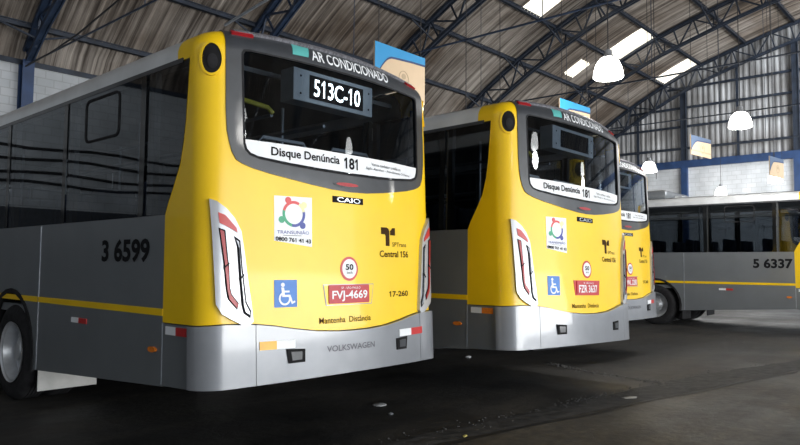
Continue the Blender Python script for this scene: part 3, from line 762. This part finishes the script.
bm = bmesh.new(); box(bm, (XB-.2, YS, 0), (XB, YW, 8.5)); struct(obj('wall_back_added', bm, block_mat('white_block_back', (.50, .53, .56), (.58, .60, .63), 1)))  # unseen end wall, added to cut the light on the bus sides
bm = bmesh.new(); box(bm, (XB, YW-.04, 0), (3.0, YW+.01, 2.75)); struct(obj('trim_5', bm, mat('dark_dado_paint', (.03, .035, .045), .5, 0, .3, 2)))
for k, z in enumerate((3.35, 3.6, 3.95, 4.25)):
    bm = bmesh.new(); tube(bm, [(XB+.3+q*.75, YW-.08, z+.05*math.sin(q*1.3+k)) for q in range(20)], .035, 8)
    tag(obj('wall_pipe', bm, CABLE), ('lowest', 'second', 'third', 'topmost')[k]+' black pipe running along the white left wall, mirrored in the bus windows', 'pipe', 'black pipes on the left wall')
# columns against the left wall
def col_label(i): return 'blue steel column against the white left wall, ' + ('seen over the first bus', 'behind the first and second bus', 'behind the second bus', 'behind the third bus', 'fourth bay, hidden row behind the buses')[i]
for i in range(5):
    bm = bmesh.new(); x = 3.3+SP*i
    box(bm, (x-.13, YW-.30, 0), (x+.13, YW-.27, 6.3)); box(bm, (x-.13, YW-.03, 0), (x+.13, YW, 6.3)); box(bm, (x-.02, YW-.27, 0), (x+.02, YW-.03, 6.3))
    tag(obj('wall_column', bm, BLUEP), col_label(i), 'column', 'blue columns of the left wall')
bm = bmesh.new(); box(bm, (XB, YW-.06, 6.22), (XG, YW+.05, 6.34)); struct(obj('trim_4', bm, STEELD))

# roof trusses
def truss(i):
    x = 3.3+SP*i if i < 5 else XG-.25
    T = thing('roof_truss', 'curved blue steel roof truss, ' + ('springing from the column seen over the first bus', 'rising behind the roof of the first bus', 'passing just right of the largest hanging sign', 'rising from behind the middle bus', 'running behind the brightest pendant lamp', 'set against the corrugated far gable')[i], 'truss', (x, 0, 0), 0, 'curved roof trusses')
    ys = [YW-.15, 13.05]+[12.6-.78*k for k in range(39)]
    ys = [q for q in ys if q > YS+.3]
    def top(q): return Vector((0, q, zrs(q)))
    def low(q):
        dpt = min(.75, .28+max(0, (YW-q))*.22) if q > -2.4 else min(.75, .28+max(0, q-YS)*.22)
        n = Vector((0, -(zrs(q+.3)-zrs(q-.3))/.6, 1)).normalized(); p = top(q)-n*dpt; return p
    steel = STEEL if i < 2 else STEELD
    for nm, f, wd in (('top_chord', top, .16), ('bottom_chord', low, .14)):
        bm = bmesh.new()
        for a, b in zip(ys, ys[1:]):
            bar(bm, f(a)+Vector((-wd/2, 0, 0)), f(b)+Vector((-wd/2, 0, 0)), .035, .10); bar(bm, f(a)+Vector((wd/2, 0, 0)), f(b)+Vector((wd/2, 0, 0)), .035, .10)
            bar(bm, f(a), f(b), wd, .02)
        obj(nm, bm, steel, T)
    for k in range(len(ys)-1):
        if ys[k+1] < -6: break
        a, b = ys[k], ys[k+1]
        bm = bmesh.new(); bar(bm, low(a), top(b) if k % 2 else top(a), .05, .05); obj('web_brace', bm, steel, T)
        bm = bmesh.new()
        if k % 2: bar(bm, low(a), top(a), .05, .05)
        else: bar(bm, top(a), low(b), .06, .05)
        obj('web_brace', bm, steel, T)
    if i < 5:
        bm = bmesh.new()
        z0 = 6.2
        tube(bm, [(0, 13.2, z0), (0, 8, z0-.02), (0, 2, z0-.05), (0, -4.8-2, z0-.05), (0, -17.9, z0)], .022, 6)
        obj('tie_rod', bm, steel, T)
        for yy in (7.5, 2.3):
            bm = bmesh.new(); tube(bm, [(0, yy, z0), (0, yy, zrs(yy)-.6)], .010, 5); obj('tie_hanger', bm, steel, T)
    if i == 0:
        for (ya, za, yb, zb) in ((13.1, 6.15, 10.2, 6.3), (10.2, 6.3, 8.2, 6.55), (13.1, 6.9, 9.9, 9.0)):
            pass
    return T
for i in range(6): truss(i)

ORD = ['first', 'second', 'third', 'fourth', 'fifth', 'sixth', 'seventh', 'eighth', 'ninth', 'tenth', 'eleventh']
for i, yv in enumerate(PUR):
    P = thing('roof_purlin', 'straight dark steel purlin under the roof sheets, %s row up from the left wall' % ORD[i], 'purlin', (0, yv, zrs(yv)), 0, 'roof purlins')
    bm = bmesh.new(); box(bm, (-2, -.015, 0), (XG, .015, .13)); box(bm, (-2, -.06, 0), (XG, .06, .018)); box(bm, (-2, -.06, .11), (XG, .06, .13)); obj('purlin_beam', bm, STEELD, P)
    if i < 8:
        for k in range(5):
            x = 3.3+SP*k; n = Vector((0, -(zrs(yv+.3)-zrs(yv-.3))/.6, 1)).normalized()
            lo = -n*min(.75, .28+(YW-yv)*.22)
            for sg in (-1, 1):
                bm = bmesh.new(); bar(bm, Vector((x, 0, 0))+lo, (x+sg*.75, 0, .01), .045, .045); obj('knee_brace', bm, STEELD, P)

# ---------------------------------------------------------------- buses
build_bus((1.25, 0, 0), 0, 'nearest yellow and silver city bus, fleet number 3 6599, lit route sign 513C-10', '3 6599', 'FVJ-4669', '513C-10', True, RED2, flap=FLAP)
build_bus((4.465, -.454, 0), -.055, 'middle yellow and silver city bus with an unlit rear sign, plate FZR 3637', '', 'FZR 3637', '', False, ORG, tag17=False, lean=.022)
build_bus((8.07, .58, 0), -.035, 'third yellow city bus, mostly hidden behind the middle one', '', 'FWL 2283', '', False, RED2)
build_bus((15.65, -1.16, 0), 0, 'grey city bus seen side-on at the far end, fleet number 5 6337', '5 6337', 'FXA 5190', '', False, ORG, ac=True)

# ---------------------------------------------------------------- pendant lamps
LP = [((1.4, -6.5), 'pendant lamp of the near row, left of the photographer'), ((7.48, -6.55), 'pendant lamp of the near row, mirrored in the first bus rear window'), ((13.65, -6.6), 'pendant lamp of the near row, mirrored in the middle bus rear window'),
      ((7.49, .46), 'brightest pendant lamp, nearest, hanging above the middle bus'), ((12.92, 0), 'pendant lamp hanging high over the grey bus, in front of the corrugated gable'),
      ((18.47, 4.19), 'small pendant lamp just above the roof of the third bus'), ((26.97, 4.58), 'farthest small pendant lamp, just above the grey bus roof'), ((23.8, 1.84), 'small pendant lamp under the last hanging sign')]
for (x, yv), lb in LP:
    t = thing('pendant_lamp', lb, 'lamp', (x, yv, 4.6), 0, 'pendant lamps')
    bm = bmesh.new(); lathe(bm, [(.235, -.15), (.232, -.12), (.222, -.05), (.20, .03), (.165, .10), (.115, .155), (.07, .175)], 32)
    lathe(bm, [(.235, -.15), (.22, -.165), (.12, -.185), (.0, -.19)], 32); obj('lamp_shade', bm, LAMPG, t, True)
    bm = bmesh.new(); lathe(bm, [(.0, .30), (.035, .30), (.06, .28), (.065, .22), (.09, .175), (.10, .16)], 24); obj('ballast_housing', bm, LAMPH, t, True)
    bm = bmesh.new(); tube(bm, [(0, 0, .29), (0, 0, zrs(yv)-4.46)], .009, 6); obj('suspension_cable', bm, CABLE, t)
    l = bpy.data.lights.new('lamp_bulb', 'POINT'); l.energy = 170 if yv > -3 else 70; l.shadow_soft_size = .2; l.color = (1, .97, .92)
    lo = bpy.data.objects.new('lamp_bulb', l); COL.objects.link(lo); lo.parent = t; lo.location = (0, 0, -.42)

# ---------------------------------------------------------------- hanging signs
SG = [((4.42, 2.15, 4.14), 1.06, .70, 0., 'largest hanging sign, beige with a blue wave, above the rear corner of the first bus'),
      ((8.66, 1.65, 4.12), 1.06, .62, -.047, 'second hanging sign, beige with a blue wave, above the middle bus'),
      ((14.04, 1.18, 4.30), 1.05, .46, -.113, 'third hanging sign, beige, in front of the corrugated gable'),
      ((18.95, .69, 4.32), 1.05, .56, -.113, 'farthest hanging sign, beige, over the grey bus by a pendant lamp')]
def fsign(s, t, off): return Vector((s, -.012-off, t))
for (c, wd, hh, rz, lb) in SG:
    t = thing('hanging_sign', lb, 'sign', c, rz, 'hanging bay signs')
    bm = bmesh.new(); box(bm, (-wd/2, -.012, -hh/2), (wd/2, .012, hh/2)); obj('sign_board', bm, SIGNB, t)
    x0, x1, z1 = -wd/2, wd/2, hh/2
    cur = [(x0, z1-.62*hh*.85)]+[(x0+.36*wd*k/8, z1-.53*hh*(1-math.sin(k/8*math.pi/2))**1.1-.20*hh) for k in range(9)]+[(x0+.7*wd, z1-.165*hh), (x1, z1-.150*hh)]
    lo = [(a, b-.028) for a, b in cur]
    skin('blue_wave', [[(x0, z1)]+cur+[(x1, z1)]], SIGNC if hh > .6 else SIGND, t, .003, .003, fn=fsign)
    skin('wave_line', [cur+lo[::-1]], SIGNL, t, .005, .003, fn=fsign)
    skin('ring_emblem', [oval(.06*wd, -.08*hh, .105, .115), oval(.06*wd, -.08*hh, .095, .105)], TAN, t, .004, .003, fn=fsign)
    skin('ring_emblem', [oval(.06*wd, -.03*hh, .045, .04, 16)], TAN, t, .004, .003, fn=fsign)
    if hh < .52: skin('sign_rule', [rect(x0+.02, -.30*hh, x1-.02, -.24*hh)], TAN, t, .004, .003, fn=fsign)
    for sx in (-.42, .42):
        bm = bmesh.new(); tube(bm, [(sx*wd, 0, hh/2), (sx*wd, 0, zrs(c[1])-c[2]+.05)], .006, 5); obj('suspension_cable', bm, CABLE, t)

# conduits and loose cables under the roof
def strand(name, pts, rad, m, label, cat, group=None):
    bm = bmesh.new(); tube(bm, pts, rad, 6); return tag(obj(name, bm, m), label, cat, group)
strand('metal_conduit', [(3.4, 5.02, 5.25), (3.4, 3.9, 5.38), (3.4, 1.0, 5.7), (3.4, -2, 6.2)], .022, GALV, 'bright metal conduit slanting up over the roof of the first bus', 'conduit')
strand('roof_cable', [(3.2, 13.1, 6.10), (3.2, 11.6, 6.12), (3.2, 10.2, 6.22), (3.2, 8.18, 6.50), (3.2, 5, 6.95)], .02, CABLE, 'dark cable rising from the foot of the nearest truss', 'cable')
for x, yv, z0, lb in ((9.3, 4.6, 3.9, 'thin vertical cable hanging between the first and second hanging signs'), (12.0, 5.5, 4.2, 'thin vertical cable hanging over the middle bus'), (17.0, 3.4, 4.0, 'thin vertical cable hanging beside the third bus top'), (20.0, 1.0, 4.6, 'thin vertical cable hanging before the far gable'), (16.5, 5.0, 4.6, 'thin vertical cable left of the brightest lamp')):
    strand('drop_cable', [(x, yv, z0), (x, yv, zrs(yv)+.05)], .010, CABLE, lb, 'cable', 'thin drop cables')

# ---------------------------------------------------------------- bits on the floor
def scrap(name, x, yv, sx, sy, sz, m, label, cat, rz=0, n=9):
    bm = bmesh.new()
    bmesh.ops.create_icosphere(bm, subdivisions=2, radius=1)
    for v in bm.verts:
        k = 1+.35*(random.random()-.5); v.co = Vector((v.co.x*sx*k, v.co.y*sy*k, max(-.95, v.co.z*k)*sz))
    lo = min(v.co.z for v in bm.verts)
    for v in bm.verts: v.co.z -= lo
    o = obj(name, bm, m, None, True, (x, yv, .001)); o.rotation_euler = (0, 0, rz); return tag(o, label, cat)
bm = bmesh.new(); lathe(bm, [(0, .012), (.06, .012), (.072, .006), (.075, 0)], 24); orient(bm)
tag(obj('flat_cap', bm, mat('pale_lid', (.32, .33, .34), .5), None, True, (2.54, .70, .001)), 'round pale lid lying on the dark floor below the first bus bumper', 'lid')
scrap('crumpled_foil', 2.28, .30, .035, .022, .012, GALV, 'small crumpled grey scrap just in front of the round pale lid', 'litter', .5)
scrap('dry_leaf', 2.11, -.71, .030, .018, .008, mat('leaf_yellow', (.42, .36, .10), .7), 'yellowish dry leaf lying on the floor joint at the bottom edge', 'leaf', .3)
scrap('cardboard_scrap', 4.68, -1.04, .10, .025, .015, mat('card_grey', (.20, .19, .17), .8), 'flat pale scrap on the floor, in front of the joint strip', 'litter', -.5)
scrap('paper_scrap', 6.06, 2.15, .055, .045, .018, WHT, 'crumpled white paper on the floor beside the middle bus', 'litter')
RUBB = mat('asphalt_crumbs', (.09, .09, .09), .85, 0, .5, 30)
bm = bmesh.new()
for i in range(700):
    x = random.choice([random.gauss(4.9, .8), random.uniform(1.5, 9)]); yv = lerpl(L1, x)+random.gauss(-.06, .10); sz = random.uniform(.003, .010)
    vs = bmesh.ops.create_icosphere(bm, subdivisions=1, radius=sz)['verts']
    for v in vs: v.co = Vector((v.co.x*random.uniform(.8, 1.6)+x, v.co.y+yv, v.co.z*.7+sz*.4))
CR = [(-1.35, 5.83), (-.89, 5.93), (-.33, 6.02), (.28, 6.11), (1.07, 6.53)]
for i in range(260):
    yv = random.uniform(-1.3, 1.0); x = lerpl(CR, yv)+random.gauss(0, .06); sz = random.uniform(.004, .013)
    vs = bmesh.ops.create_icosphere(bm, subdivisions=1, radius=sz)['verts']
    for v in vs: v.co = Vector((v.co.x*random.uniform(.8, 1.6)+x, v.co.y+yv, v.co.z*.7+sz*.4))
o = tag(obj('asphalt_rubble', bm, RUBB), 'loose asphalt crumbs scattered along the joint in the floor', 'rubble'); o['kind'] = 'stuff'
